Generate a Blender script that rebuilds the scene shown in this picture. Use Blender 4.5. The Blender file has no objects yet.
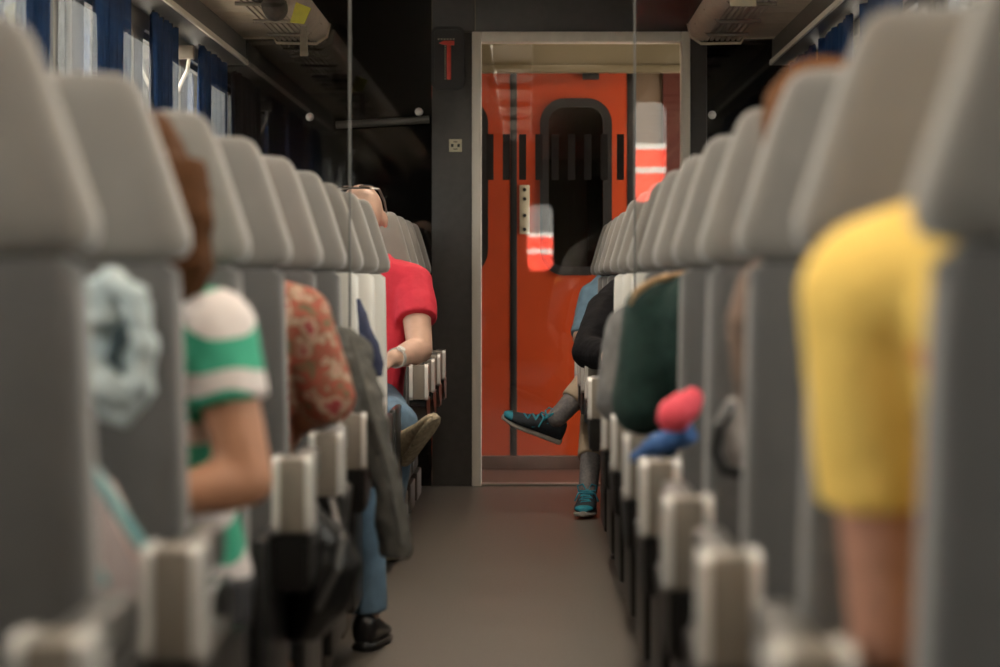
import bpy, bmesh, math, random
from mathutils import Vector, Matrix, Euler
random.seed(7)
SC = bpy.context.scene
COL = SC.collection
PI = math.pi
V = Vector

# ------------------------------------------------------------------ camera
CAM_H = 1.02
F_PX = 2639.0                       # focal length in pixels of the 1000 px wide frame
cam_d = bpy.data.cameras.new('camera')
cam_d.sensor_width = 36.0
cam_d.lens = F_PX * 36.0 / 1000.0
cam_d.shift_x = -0.027
cam_d.shift_y = -0.0515
cam_d.clip_start = 0.05
cam_d.clip_end = 300
cam_d.dof.use_dof = True
cam_d.dof.focus_distance = 11.0
cam_d.dof.aperture_fstop = 3.2
cam = bpy.data.objects.new('camera', cam_d)
cam.location = (0, 0, CAM_H)
cam.rotation_euler = (PI / 2, 0, 0)
COL.objects.link(cam)
SC.camera = cam

# ------------------------------------------------------------------ world, sun, exposure
world = bpy.data.worlds.new('world')
SC.world = world
world.use_nodes = True
bg = world.node_tree.nodes['Background']
bg.inputs['Color'].default_value = (1.0, 0.955, 0.89, 1)
bg.inputs['Strength'].default_value = 7.5
sun_d = bpy.data.lights.new('sun', 'SUN')
sun_d.energy = 100.0
sun_d.angle = math.radians(0.6)
sun_d.color = (1.0, 0.95, 0.88)
sun = bpy.data.objects.new('sun', sun_d)
sun.rotation_euler = (math.radians(-48), 0, 0)      # the sun stands in line with the train, ahead of it
sun.location = (0, 20, 12)
COL.objects.link(sun)
vs = SC.view_settings
vs.view_transform = 'Standard'
vs.look = 'None'
vs.exposure = -0.22
vs.gamma = 1.0
vs.use_curve_mapping = False
SC.cycles.use_denoising = True
SC.cycles.max_bounces = 10
SC.cycles.diffuse_bounces = 5
SC.cycles.transparent_max_bounces = 16
SC.cycles.sample_clamp_indirect = 8.0
SC.cycles.caustics_reflective = False
SC.cycles.caustics_refractive = False


def at(px, py, d):
    """a point of the carriage d metres down the aisle, from where the photograph shows it"""
    return V(((px - 527.0) * d / F_PX, d, CAM_H + (282.0 - py) * d / F_PX))


# ------------------------------------------------------------------ materials
def mat(name, col, rough=0.6, metal=0.0, spec=0.5, vary=0.0, scale=40.0, bump=0.0, bscale=200.0, emit=0.0, sheen=0.0, coat=0.0, stretch=None):
    m = bpy.data.materials.new(name)
    m.use_nodes = True
    nt = m.node_tree
    b = nt.nodes['Principled BSDF']
    b.inputs['Base Color'].default_value = (*col, 1)
    b.inputs['Roughness'].default_value = rough
    b.inputs['Metallic'].default_value = metal
    b.inputs['Specular IOR Level'].default_value = spec
    b.inputs['Sheen Weight'].default_value = sheen
    b.inputs['Coat Weight'].default_value = coat
    if emit:
        b.inputs['Emission Color'].default_value = (*col, 1)
        b.inputs['Emission Strength'].default_value = emit
    tc = nt.nodes.new('ShaderNodeTexCoord')
    src = tc.outputs['Object']
    if stretch:
        mp = nt.nodes.new('ShaderNodeMapping')
        mp.inputs['Scale'].default_value = stretch
        nt.links.new(src, mp.inputs['Vector'])
        src = mp.outputs['Vector']
    if vary:
        n = nt.nodes.new('ShaderNodeTexNoise')
        n.inputs['Scale'].default_value = scale
        n.inputs['Detail'].default_value = 4
        nt.links.new(src, n.inputs['Vector'])
        r = nt.nodes.new('ShaderNodeValToRGB')
        r.color_ramp.elements[0].position = 0.3
        r.color_ramp.elements[1].position = 0.7
        r.color_ramp.elements[0].color = (*[c * (1 - vary) for c in col], 1)
        r.color_ramp.elements[1].color = (*[min(1, c * (1 + vary)) for c in col], 1)
        nt.links.new(n.outputs['Fac'], r.inputs['Fac'])
        nt.links.new(r.outputs['Color'], b.inputs['Base Color'])
    if bump:
        n2 = nt.nodes.new('ShaderNodeTexNoise')
        n2.inputs['Scale'].default_value = bscale
        n2.inputs['Detail'].default_value = 3
        nt.links.new(src, n2.inputs['Vector'])
        bp = nt.nodes.new('ShaderNodeBump')
        bp.inputs['Strength'].default_value = bump
        bp.inputs['Distance'].default_value = 0.01
        nt.links.new(n2.outputs['Fac'], bp.inputs['Height'])
        nt.links.new(bp.outputs['Normal'], b.inputs['Normal'])
    return m


def mat_pattern(name, cols, scale, kind='noise', rough=0.85, detail=2.0):
    """cloth printed in several flat colours"""
    m = bpy.data.materials.new(name)
    m.use_nodes = True
    nt = m.node_tree
    b = nt.nodes['Principled BSDF']
    b.inputs['Roughness'].default_value = rough
    tc = nt.nodes.new('ShaderNodeTexCoord')
    if kind == 'noise':
        n = nt.nodes.new('ShaderNodeTexNoise')
        n.inputs['Detail'].default_value = detail
        out = n.outputs['Fac']
    elif kind == 'wave':
        n = nt.nodes.new('ShaderNodeTexWave')
        n.bands_direction = 'Z'
        n.inputs['Distortion'].default_value = 5.0
        n.inputs['Detail'].default_value = 1.0
        n.inputs['Detail Scale'].default_value = 1.6
        out = n.outputs['Fac']
    else:
        n = nt.nodes.new('ShaderNodeTexVoronoi')
        sp = nt.nodes.new('ShaderNodeSeparateColor')
        nt.links.new(n.outputs['Color'], sp.inputs['Color'])
        out = sp.outputs['Red']
    n.inputs['Scale'].default_value = scale
    nt.links.new(tc.outputs['Object'], n.inputs['Vector'])
    r = nt.nodes.new('ShaderNodeValToRGB')
    r.color_ramp.interpolation = 'CONSTANT' if kind == 'voronoi' else 'LINEAR'
    el = r.color_ramp.elements
    while len(el) < len(cols):
        el.new(0.5)
    for i, (p, c) in enumerate(cols):
        el[i].position = p
        el[i].color = (*c, 1)
    nt.links.new(out, r.inputs['Fac'])
    nt.links.new(r.outputs['Color'], b.inputs['Base Color'])
    return m


def mat_glass(name, tint=(0.93, 0.95, 0.94), ior=1.5):
    m = bpy.data.materials.new(name)
    m.use_nodes = True
    nt = m.node_tree
    nt.nodes.remove(nt.nodes['Principled BSDF'])
    t = nt.nodes.new('ShaderNodeBsdfTransparent')
    t.inputs['Color'].default_value = (*tint, 1)
    g = nt.nodes.new('ShaderNodeBsdfGlossy')
    g.inputs['Roughness'].default_value = 0.0
    fr = nt.nodes.new('ShaderNodeFresnel')
    fr.inputs['IOR'].default_value = ior
    mx = nt.nodes.new('ShaderNodeMixShader')
    ge = nt.nodes.new('ShaderNodeNewGeometry')
    inv = nt.nodes.new('ShaderNodeMath')
    inv.operation = 'SUBTRACT'
    inv.inputs[0].default_value = 1.0
    nt.links.new(ge.outputs['Backfacing'], inv.inputs[1])
    mu = nt.nodes.new('ShaderNodeMath')
    mu.operation = 'MULTIPLY'
    nt.links.new(fr.outputs['Fac'], mu.inputs[0])
    nt.links.new(inv.outputs['Value'], mu.inputs[1])
    nt.links.new(mu.outputs['Value'], mx.inputs['Fac'])
    nt.links.new(t.outputs['BSDF'], mx.inputs[1])
    nt.links.new(g.outputs['BSDF'], mx.inputs[2])
    nt.links.new(mx.outputs['Shader'], nt.nodes['Material Output'].inputs['Surface'])
    return m


M = {}
M['fabric'] = mat('seat_fabric', (0.215, 0.196, 0.176), 0.9, vary=0.07, scale=9, bump=0.25, bscale=420, sheen=0.35)
M['fabric_low'] = mat('seat_back_fabric', (0.122, 0.116, 0.111), 0.85, vary=0.07, scale=7, bump=0.25, bscale=420, sheen=0.3)
M['pale_back'] = mat('pale_shell_plastic', (0.80, 0.77, 0.71), 0.4, vary=0.03, scale=5)
M['seam'] = mat('dark_seam', (0.03, 0.028, 0.026), 0.8, vary=0.1)
M['chrome'] = mat('polished_metal', (0.82, 0.80, 0.76), 0.25, metal=0.3, vary=0.04, scale=12)
M['brushed'] = mat('brushed_plate', (0.23, 0.20, 0.165), 0.42, metal=0.1, vary=0.08, scale=60, stretch=(1, 1, 8))
M['pad'] = mat('armrest_pad', (0.07, 0.065, 0.06), 0.4, vary=0.1)
M['black'] = mat('black_plastic', (0.010, 0.0095, 0.009), 0.35, vary=0.2, scale=6)
M['base'] = mat('bench_base_paint', (0.095, 0.072, 0.055), 0.5, vary=0.15, scale=12)
M['floor'] = mat('floor_linoleum', (0.112, 0.095, 0.080), 0.40, spec=0.35, vary=0.17, scale=110, bump=0.05, bscale=30)
M['wallgrey'] = mat('wall_laminate', (0.10, 0.092, 0.082), 0.5, vary=0.06, scale=5)
M['pillar'] = mat('window_wall_paint', (0.13, 0.115, 0.095), 0.5, vary=0.06, scale=4)
M['endgrey'] = mat('end_wall_laminate', (0.060, 0.055, 0.050), 0.45, vary=0.1, scale=25)
M['blackglass'] = mat('black_glass', (0.006, 0.0055, 0.005), 0.03, spec=0.5, vary=0.1)
M['alu'] = mat('door_frame_metal', (0.80, 0.74, 0.64), 0.42, metal=0.0, vary=0.05, scale=6, stretch=(4, 4, 1))
M['orange'] = mat('orange_paint', (0.50, 0.062, 0.014), 0.28, vary=0.07, scale=5, coat=0.2)
M['rubber'] = mat('black_rubber', (0.012, 0.011, 0.010), 0.5, vary=0.2)
M['beige'] = mat('beige_header', (0.21, 0.175, 0.105), 0.4, vary=0.05, scale=5)
M['brown'] = mat('brown_threshold', (0.085, 0.038, 0.024), 0.5, vary=0.2, scale=20)
M['darkred'] = mat('dark_red_paint', (0.10, 0.022, 0.014), 0.4, vary=0.1)
M['tan_wall'] = mat('vestibule_laminate', (0.20, 0.135, 0.085), 0.5, vary=0.1, scale=6)
M['cream'] = mat('cream_plate', (0.62, 0.56, 0.40), 0.5, vary=0.05)
M['rack'] = mat('rack_panel', (0.62, 0.52, 0.40), 0.5, vary=0.1, scale=12)
M['rackslat'] = mat('rack_slat', (0.46, 0.385, 0.30), 0.45, vary=0.1, scale=12)
M['rackdark'] = mat('rack_backing', (0.05, 0.042, 0.036), 0.5, vary=0.1)
M['ceiling'] = mat('ceiling_paint', (0.30, 0.275, 0.24), 0.6, vary=0.04, scale=3)
M['curtain'] = mat('navy_curtain', (0.014, 0.046, 0.135), 0.9, vary=0.2, scale=14, spec=0.1)
M['glass'] = mat_glass('window_glass')
M['partglass'] = mat_glass('partition_glass', (0.95, 0.945, 0.935), 1.8)
M['darkglass'] = mat_glass('tinted_door_glass', (0.45, 0.5, 0.48), 1.6)
M['glassedge'] = mat('ground_glass_edge', (0.10, 0.10, 0.095), 0.3, vary=0.05)
M['mark'] = mat('dark_glass_marking', (0.018, 0.013, 0.010), 0.8, vary=0.1)
M['red'] = mat('red_hammer', (0.75, 0.06, 0.035), 0.4, vary=0.05)
M['white'] = mat('white_paint', (0.8, 0.78, 0.74), 0.5, vary=0.03)
M['ground'] = mat('track_ballast', (0.20, 0.18, 0.16), 0.9, vary=0.3, scale=8)
M['light_block'] = mat('light_block_dark', (0.035, 0.033, 0.03), 0.9, vary=0.15, scale=0.8)
M['trainred'] = mat('red_carriage_paint', (0.75, 0.055, 0.03), 0.4, vary=0.05)
M['traingrey'] = mat('grey_carriage_paint', (0.10, 0.098, 0.095), 0.5, vary=0.06)
M['added_lamp_glow'] = mat('lamp_diffuser', (1.0, 0.82, 0.58), 0.5, emit=2.0)
SKIN = {
    'tan': mat('tan_skin', (0.48, 0.235, 0.135), 0.55, vary=0.08, scale=20, bump=0.1, bscale=150),
    'pale': mat('pale_skin', (0.66, 0.42, 0.31), 0.5, vary=0.07, scale=20, bump=0.1, bscale=150),
    'rosy': mat('rosy_skin', (0.55, 0.27, 0.18), 0.5, vary=0.08, scale=20, bump=0.1, bscale=150),
}


# ------------------------------------------------------------------ mesh helpers
def shade(me, ang=40):
    for p in me.polygons:
        p.use_smooth = True
    me.set_sharp_from_angle(angle=math.radians(ang))


def mesh_of(bm, name, ang=40):
    bmesh.ops.recalc_face_normals(bm, faces=bm.faces[:])
    me = bpy.data.meshes.new(name)
    bm.to_mesh(me)
    bm.free()
    shade(me, ang)
    return me


def obj(name, me, m=None, parent=None, ang=40):
    if isinstance(me, bmesh.types.BMesh):
        me = mesh_of(me, name, ang)
    if m is not None:
        me.materials.clear()
        me.materials.append(M[m] if isinstance(m, str) else m)
    o = bpy.data.objects.new(name, me)
    COL.objects.link(o)
    if parent:
        o.parent = parent
    return o


def empty(name, loc=(0, 0, 0), rz=0.0):
    o = bpy.data.objects.new(name, None)
    o.empty_display_size = 0.1
    o.location = loc
    o.rotation_euler = (0, 0, rz)
    COL.objects.link(o)
    return o


def tag(o, label, cat, group=None, kind=None):
    o['label'] = label
    o['category'] = cat
    if group:
        o['group'] = group
    if kind:
        o['kind'] = kind
    return o


def struct(o):
    o['kind'] = 'structure'
    return o


def settle(root, base):
    """move a thing's origin to its base while its parts, built in carriage coordinates, stay put"""
    root.location = base
    for c in root.children:
        c.matrix_parent_inverse = Matrix.Translation(-V(base))
    return root


def box(bm, x0, x1, y0, y1, z0, z1, bev=0.0, seg=2):
    r = bmesh.ops.create_cube(bm, size=1.0)
    vs_ = r['verts']
    for v in vs_:
        v.co = V(((x0 + x1) / 2 + v.co.x * (x1 - x0), (y0 + y1) / 2 + v.co.y * (y1 - y0), (z0 + z1) / 2 + v.co.z * (z1 - z0)))
    if bev:
        es = list({e for v in vs_ for e in v.link_edges})
        bmesh.ops.bevel(bm, geom=es, offset=bev, segments=seg, affect='EDGES', profile=0.5)
    return bm


def boxbm(*a, **k):
    return box(bmesh.new(), *a, **k)


def loft(bm, rings, cap=True):
    vr = [[bm.verts.new(p) for p in r] for r in rings]
    n = len(vr[0])
    for a, b in zip(vr, vr[1:]):
        for i in range(n):
            bm.faces.new((a[i], a[(i + 1) % n], b[(i + 1) % n], b[i]))
    if cap:
        bm.faces.new(vr[0][::-1])
        bm.faces.new(vr[-1])
    return bm


def sring(cx, cy, z, hx, hy, e=4.0, n=28):
    out = []
    for i in range(n):
        a = 2 * PI * i / n
        c, s = math.cos(a), math.sin(a)
        out.append(V((cx + hx * math.copysign(abs(c) ** (2 / e), c), cy + hy * math.copysign(abs(s) ** (2 / e), s), z)))
    return out


def frame_of(d):
    d = d.normalized()
    u = d.cross(V((0, 0, 1)))
    if u.length < 1e-3:
        u = d.cross(V((0, 1, 0)))
    u.normalize()
    return u, u.cross(d).normalized()


def tube(bm, pts, r, n=8):
    pts = [V(p) for p in pts]
    rs = r if isinstance(r, (list, tuple)) else [r] * len(pts)
    rings = []
    u0 = None
    for i, p in enumerate(pts):
        d = (pts[min(i + 1, len(pts) - 1)] - pts[max(i - 1, 0)])
        u, w = frame_of(d)
        if u0 is not None and u.dot(u0) < 0:
            u, w = -u, -w
        u0 = u
        rings.append([p + rs[i] * (math.cos(2 * PI * k / n) * u + math.sin(2 * PI * k / n) * w) for k in range(n)])
    return loft(bm, rings)


def cone(bm, p, r0, q, r1, n=14, round0=True, round1=True):
    """tapered limb from p to q, with round or flat ends"""
    p, q = V(p), V(q)
    d = (q - p).normalized()
    u, w = frame_of(d)
    st = []
    if round0:
        for k in range(4):
            a = PI / 2 * (1 - k / 4)
            st.append((p - d * r0 * math.sin(a), max(r0 * math.cos(a), r0 * 0.05)))
    st.append((p, r0))
    st.append((q, r1))
    if round1:
        for k in range(1, 5):
            a = PI / 2 * k / 4
            st.append((q + d * r1 * math.sin(a), max(r1 * math.cos(a), r1 * 0.05)))
    return loft(bm, [[c + rr * (math.cos(2 * PI * k / n) * u + math.sin(2 * PI * k / n) * w) for k in range(n)] for c, rr in st])


def blob(bm, c, rx, ry, rz, rot=None):
    r = bmesh.ops.create_uvsphere(bm, u_segments=18, v_segments=12, radius=1.0)
    R = rot if rot is not None else Matrix.Identity(3)
    for v in r['verts']:
        v.co = V(c) + R @ V((v.co.x * rx, v.co.y * ry, v.co.z * rz))
    return bm


_tex = {}


def clouds(size):
    if size not in _tex:
        t = bpy.data.textures.new('folds', 'CLOUDS')
        t.noise_scale = size
        t.noise_depth = 2
        _tex[size] = t
    return _tex[size]


def fuse(bm, name, voxel=0.008, smooth=5, folds=0.0, fsize=0.06):
    """one continuous skin over overlapping volumes"""
    bmesh.ops.recalc_face_normals(bm, faces=bm.faces[:])
    me = bpy.data.meshes.new(name)
    bm.to_mesh(me)
    bm.free()
    o = bpy.data.objects.new('fusing', me)
    COL.objects.link(o)
    r = o.modifiers.new('r', 'REMESH')
    r.mode = 'VOXEL'
    r.voxel_size = voxel
    if smooth:
        s = o.modifiers.new('s', 'SMOOTH')
        s.factor = 0.5
        s.iterations = smooth
    if folds:
        d = o.modifiers.new('d', 'DISPLACE')
        d.texture = clouds(fsize)
        d.strength = folds
        d.mid_level = 0.5
    dg = bpy.context.evaluated_depsgraph_get()
    dg.update()
    out = bpy.data.meshes.new_from_object(o.evaluated_get(dg))
    out.name = name
    bpy.data.objects.remove(o)
    bpy.data.meshes.remove(me)
    for p in out.polygons:
        p.use_smooth = True
    return out


def rrect(w, h, r, n=8, cx=0, cz=0):
    pts = []
    for sx, sz, a0 in ((1, 1, 0), (-1, 1, PI / 2), (-1, -1, PI), (1, -1, 3 * PI / 2)):
        for k in range(n + 1):
            a = a0 + PI / 2 * k / n
            pts.append((cx + sx * (w / 2 - r) + r * math.cos(a), cz + sz * (h / 2 - r) + r * math.sin(a)))
    return pts


def ring_plate(outer, inner, t):
    """flat plate in local x z, thickness t along y, between two matching outlines"""
    bm = bmesh.new()
    n = len(outer)
    fo = [bm.verts.new((x, 0, z)) for x, z in outer]
    fi = [bm.verts.new((x, 0, z)) for x, z in inner]
    bo = [bm.verts.new((x, t, z)) for x, z in outer]
    bi = [bm.verts.new((x, t, z)) for x, z in inner]
    for i in range(n):
        j = (i + 1) % n
        bm.faces.new((fo[i], fo[j], fi[j], fi[i]))
        bm.faces.new((bo[j], bo[i], bi[i], bi[j]))
        bm.faces.new((fo[j], fo[i], bo[i], bo[j]))
        bm.faces.new((fi[i], fi[j], bi[j], bi[i]))
    return bm


def hole_plate(x0, x1, z0, z1, hx, hz, hw, hh, r, t, n=8):
    """rectangle x0..x1, z0..z1 with a rounded opening"""
    inner = rrect(hw, hh, r, n, hx, hz)
    outer = []
    corners = [(x1, z1), (x0, z1), (x0, z0), (x1, z0)]
    for i, (x, z) in enumerate(inner):
        q, k = divmod(i, n + 1)
        f = k / n
        c = corners[q]
        if q == 0:
            a, b = (x1, z), (x, z1)
        elif q == 1:
            a, b = (x, z1), (x0, z)
        elif q == 2:
            a, b = (x0, z), (x, z0)
        else:
            a, b = (x, z0), (x1, z)
        if k == 0:
            p = a
        elif k == n:
            p = b
        elif f < 0.5:
            p = (a[0] + (c[0] - a[0]) * 2 * f, a[1] + (c[1] - a[1]) * 2 * f)
        else:
            p = (c[0] + (b[0] - c[0]) * (2 * f - 1), c[1] + (b[1] - c[1]) * (2 * f - 1))
        outer.append(p)
    return ring_plate(outer, inner, t)


def fill_plate(pts, t):
    bm = bmesh.new()
    loft(bm, [[V((x, 0, z)) for x, z in pts], [V((x, t, z)) for x, z in pts]])
    return bm


# ------------------------------------------------------------------ the carriage shell
XL, XR = -1.54, 1.36
Y_END, Y_REAR = 13.2, -8.0
Z_CEIL = 2.62
struct(obj('floor', boxbm(XL - 0.1, XR + 0.1, Y_REAR, 14.4, -0.06, 0.0), 'floor'))
struct(obj('ceiling', boxbm(XL - 0.1, XR + 0.1, Y_REAR, 14.4, Z_CEIL, Z_CEIL + 0.06), 'ceiling'))
EDGES = [13.2, 11.85, 10.45, 9.05, 7.65, 6.25, 4.85, 3.45, 2.05, 0.65]
wn = 0
for side, X, sg in (('left', XL, -1), ('right', XR, 1)):
    wall = struct(empty('wall_' + side, (X, 0, 0)))
    o = obj('wall_panel', boxbm(0, 0.08 * sg, Y_REAR, EDGES[-1], 0, Z_CEIL), 'pillar', wall)
    o = obj('cove_panel', boxbm(0, 0.08 * sg, EDGES[-1], Y_END + 1.2, 2.16, Z_CEIL), 'endgrey', wall)
    for y1, y0 in zip(EDGES, EDGES[1:]):
        w, h = (y1 - y0), 2.16
        bm = hole_plate(-w / 2, w / 2, 0, h, 0, 1.48, w - 0.24, 1.12, 0.10, 0.06)
        T = Matrix.Translation((0, (y0 + y1) / 2, 0)) @ Matrix.Rotation(PI / 2 * (1 if sg < 0 else -1), 4, 'Z')
        bm.transform(T)
        obj('wall_panel', bm, 'pillar', wall)
        wn += 1
        win = struct(empty('window_%d' % wn, (X + 0.02 * sg, (y0 + y1) / 2, 1.48), PI / 2 * (1 if sg < 0 else -1)))
        obj('window_frame', ring_plate(rrect(w - 0.23, 1.13, 0.105), rrect(w - 0.30, 1.06, 0.08), 0.03), 'rubber', win)
        obj('pane', boxbm(-(w - 0.28) / 2, (w - 0.28) / 2, 0.012, 0.018, -0.54, 0.54), 'glass', win)
struct(obj('wall_rear', hole_plate(XL - 0.08, XR + 0.08, 0, Z_CEIL, 0.17, 1.60, 0.33, 0.86, 0.10, 0.05), 'wallgrey')).location = (0, Y_REAR - 0.05, 0)
rp = struct(empty('window_30', (0.17, Y_REAR - 0.03, 1.60)))
obj('pane', boxbm(-0.19, 0.19, 0, 0.006, -0.46, 0.46), 'glass', rp)

# end wall: black glass either side, grey portal, metal door frame
we = struct(empty('wall_end', (0, Y_END, 0)))
obj('glass_panel', boxbm(XL, -0.477, 0, 0.05, 0, Z_CEIL), 'blackglass', we)
obj('glass_panel', boxbm(0.90, XR, 0, 0.05, 0, Z_CEIL), 'blackglass', we)
obj('portal_panel', boxbm(-0.475, -0.262, -0.004, 0.06, 0, 2.268, 0.002), 'endgrey', we)
obj('portal_panel', boxbm(-0.475, -0.262, -0.004, 0.06, 2.272, Z_CEIL, 0.002), 'endgrey', we)
obj('portal_panel', boxbm(-0.258, 0.81, -0.004, 0.06, 2.272, Z_CEIL, 0.002), 'endgrey', we)
obj('portal_panel', boxbm(0.81, 0.898, -0.004, 0.06, 0, Z_CEIL, 0.002), 'endgrey', we)
for x, z in ((-1.085, 1.845), (-0.54, 1.87), (0.885 + 0.04, 1.855)):
    bm = bmesh.new()
    blob(bm, (x, -0.012, z), 0.021, 0.014, 0.021)
    cone(bm, (x, -0.012, z), 0.012, (x, 0.01, z), 0.014, round0=False, round1=False)
    obj('bolt', bm, 'chrome', we)
fr = struct(empty('trim_1', (0, Y_END, 0)))
obj('jamb', boxbm(-0.275, -0.228, -0.03, 0.09, 0, 2.27, 0.004), 'alu', fr)
obj('jamb', boxbm(0.77, 0.815, -0.03, 0.09, 0, 2.27, 0.004), 'alu', fr)
obj('lintel', boxbm(-0.2275, 0.7695, -0.03, 0.09, 2.218, 2.27, 0.004), 'alu', fr)
obj('threshold', boxbm(-0.2275, 0.7695, -0.02, 0.09, 0.0, 0.012, 0.003), 'brushed', fr)

# sliding glass door in the portal with its row of dark markings
gd = struct(empty('door_1', (0.27, Y_END + 0.045, 0.012)))
obj('pane', boxbm(-0.495, 0.497, 0, 0.008, 0.004, 2.2), 'partglass', gd)
for k in range(9):
    x = at(490.0 + 16.3 * k, 150, Y_END + 0.045).x - 0.27
    obj('marking', boxbm(x - 0.018, x + 0.018, -0.003, -0.0005, 1.52, 1.75), 'mark', gd)

# vestibule behind it with the orange doors
YV = 14.30
vb = struct(empty('wall_vestibule', (0, YV, 0)))
obj('header', boxbm(-0.9, XR, -0.06, 0.05, 2.175, Z_CEIL, 0.004), 'beige', vb)
obj('header_strip', boxbm(-0.9, XR, -0.075, 0.0, 2.15, 2.19, 0.004), 'beige', vb)
obj('side_panel', boxbm(0.59, 0.735, 0, 0.05, 0.0, 2.15), 'tan_wall', vb)
obj('side_panel', boxbm(0.736, XR, -0.02, 0.05, 0.0, 2.15), 'darkred', vb)
obj('side_wall', boxbm(-0.98, -0.9, -1.03, 0.05, 0, Z_CEIL), 'tan_wall', vb)
obj('kick_plate', boxbm(-0.9, 0.589, -0.03, 0.04, 0.0, 0.078, 0.003), 'brown', vb)
bm = boxbm(-0.06, 0.0, -0.02, 0.03, 2.08, 2.15, 0.004)
obj('closer', boxbm(0.30, 0.39, -0.05, 0.0, 2.115, 2.148, 0.004), 'rubber', vb)
struct(obj('trim_2', boxbm(-0.9, XR, Y_END + 0.1, YV - 0.03, 0.0, 0.006), 'brown'))

od = struct(empty('door_2', (0, YV, 0.08)))


def leaf(x0, x1, wx, parent):
    obj('door_leaf', hole_plate(x0, x1, 0.0, 2.07, wx, 1.4555, 0.30, 0.87, 0.09, 0.04), 'orange', parent)
    o = obj('window_gasket', ring_plate(rrect(0.39, 0.96, 0.135), rrect(0.295, 0.865, 0.085), 0.05), 'rubber', parent)
    o.location = (wx, -0.018, 1.4555)
    o = obj('pane', fill_plate(rrect(0.297, 0.867, 0.086), 0.008), 'darkglass', parent)
    o.location = (wx, 0.012, 1.4555)


leaf(-0.054, 0.542, 0.265, od)
leaf(-0.65, -0.092, -0.405, od)
obj('rubber_seal', boxbm(-0.0915, -0.0545, -0.004, 0.03, 0, 2.07, 0.003), 'rubber', od)
obj('rubber_seal', boxbm(0.5425, 0.5895, -0.004, 0.03, 0, 2.07, 0.003), 'rubber', od)
lk = obj('lock_plate', boxbm(-0.04, 0.014, -0.014, 0.0, 1.20, 1.465, 0.004), 'cream', od)
for z in (1.225, 1.30, 1.39, 1.44):
    bm = bmesh.new()
    cone(bm, (-0.013, -0.0125, z), 0.011, (-0.013, -0.020, z), 0.009, round0=False, round1=False)
    obj('lock_knob', bm, 'rubber', lk)
# the dark next carriage beyond the panes
nx = struct(empty('wall_beyond', (0, YV + 0.9, 0)))
obj('back_panel', boxbm(-1.0, 0.75, 0, 0.04, 0, 2.3), 'wallgrey', nx)
obj('side_panel', boxbm(0.71, 0.75, -0.85, 0, 0, 2.3), 'wallgrey', nx)
obj('side_panel', boxbm(-1.0, -0.96, -0.85, 0, 0, 2.3), 'wallgrey', nx)
obj('top_panel', boxbm(-1.0, 0.75, -0.85, 0.04, 2.3, 2.34), 'wallgrey', nx)
obj('equipment_box', boxbm(0.34, 0.52, -0.25, -0.0, 1.0, 1.62, 0.01), 'blackglass', nx)

# added lamp that brightens the orange doors, above the header out of sight
vl = empty('ceiling_lamp', (0.2, 13.75, Z_CEIL - 0.05))
tag(vl, 'added unseen warm lamp lighting the vestibule before the orange doors', 'lamp')
obj('added_lamp_housing', boxbm(-0.26, 0.26, -0.16, 0.16, 0.0, 0.05, 0.006), 'white', vl)
obj('diffuser', boxbm(-0.24, 0.24, -0.14, 0.14, -0.012, -0.001, 0.004), 'added_lamp_glow', vl)
ld = bpy.data.lights.new('added_vestibule_light', 'AREA')
ld.shape = 'RECTANGLE'
ld.size, ld.size_y = 0.46, 0.26
ld.energy = 2.2
ld.color = (1.0, 0.80, 0.58)
lo = bpy.data.objects.new('added_vestibule_light', ld)
lo.location = (0, 0, -0.02)
lo.parent = vl
COL.objects.link(lo)

# added lamps over the aisle, out of view, to brighten seats and floor
AISLE_W = 20.0
for k, y in enumerate((1.9, 3.7, 5.5, 7.3, 9.1, 10.9)):
    cl = empty('added_aisle_lamp', (-0.09, y, Z_CEIL - 0.045))
    obj('added_lamp_housing', boxbm(-0.13, 0.13, -0.60, 0.60, 0.0, 0.045, 0.006), 'white', cl)
    for sx in (-1, 1):
        obj('shade', boxbm(sx * 0.125 - 0.005, sx * 0.125 + 0.005, -0.60, 0.60, -0.20, 0.0), 'white', cl)
        obj('shade', boxbm(-0.119, 0.119, sx * 0.595 - 0.005, sx * 0.595 + 0.005, -0.20, 0.0), 'rackdark', cl)  # added shades keep these lamps out of the door glass
    obj('diffuser', boxbm(-0.10, 0.10, -0.58, 0.58, -0.012, -0.001, 0.004), 'added_lamp_glow', cl)
    la = bpy.data.lights.new('added_aisle_light', 'AREA')
    la.shape = 'RECTANGLE'
    la.size, la.size_y = 0.2, 1.1
    la.energy = AISLE_W
    la.color = (1.0, 0.90, 0.77)
    lb = bpy.data.objects.new('added_aisle_light', la)
    lb.location = (0, 0, -0.02)
    lb.parent = cl
    COL.objects.link(lb)
    tag(cl, ('added unseen lamp over the aisle nearest the camera', 'added unseen lamp over the aisle, second from the camera', 'added unseen lamp over the aisle, third from the camera',
             'added unseen lamp over the aisle by the glass partitions', 'added unseen lamp over the aisle before the man in red', 'added unseen lamp over the aisle nearest the end wall')[k], 'lamp', 'added unseen lamps over the aisle')

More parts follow.
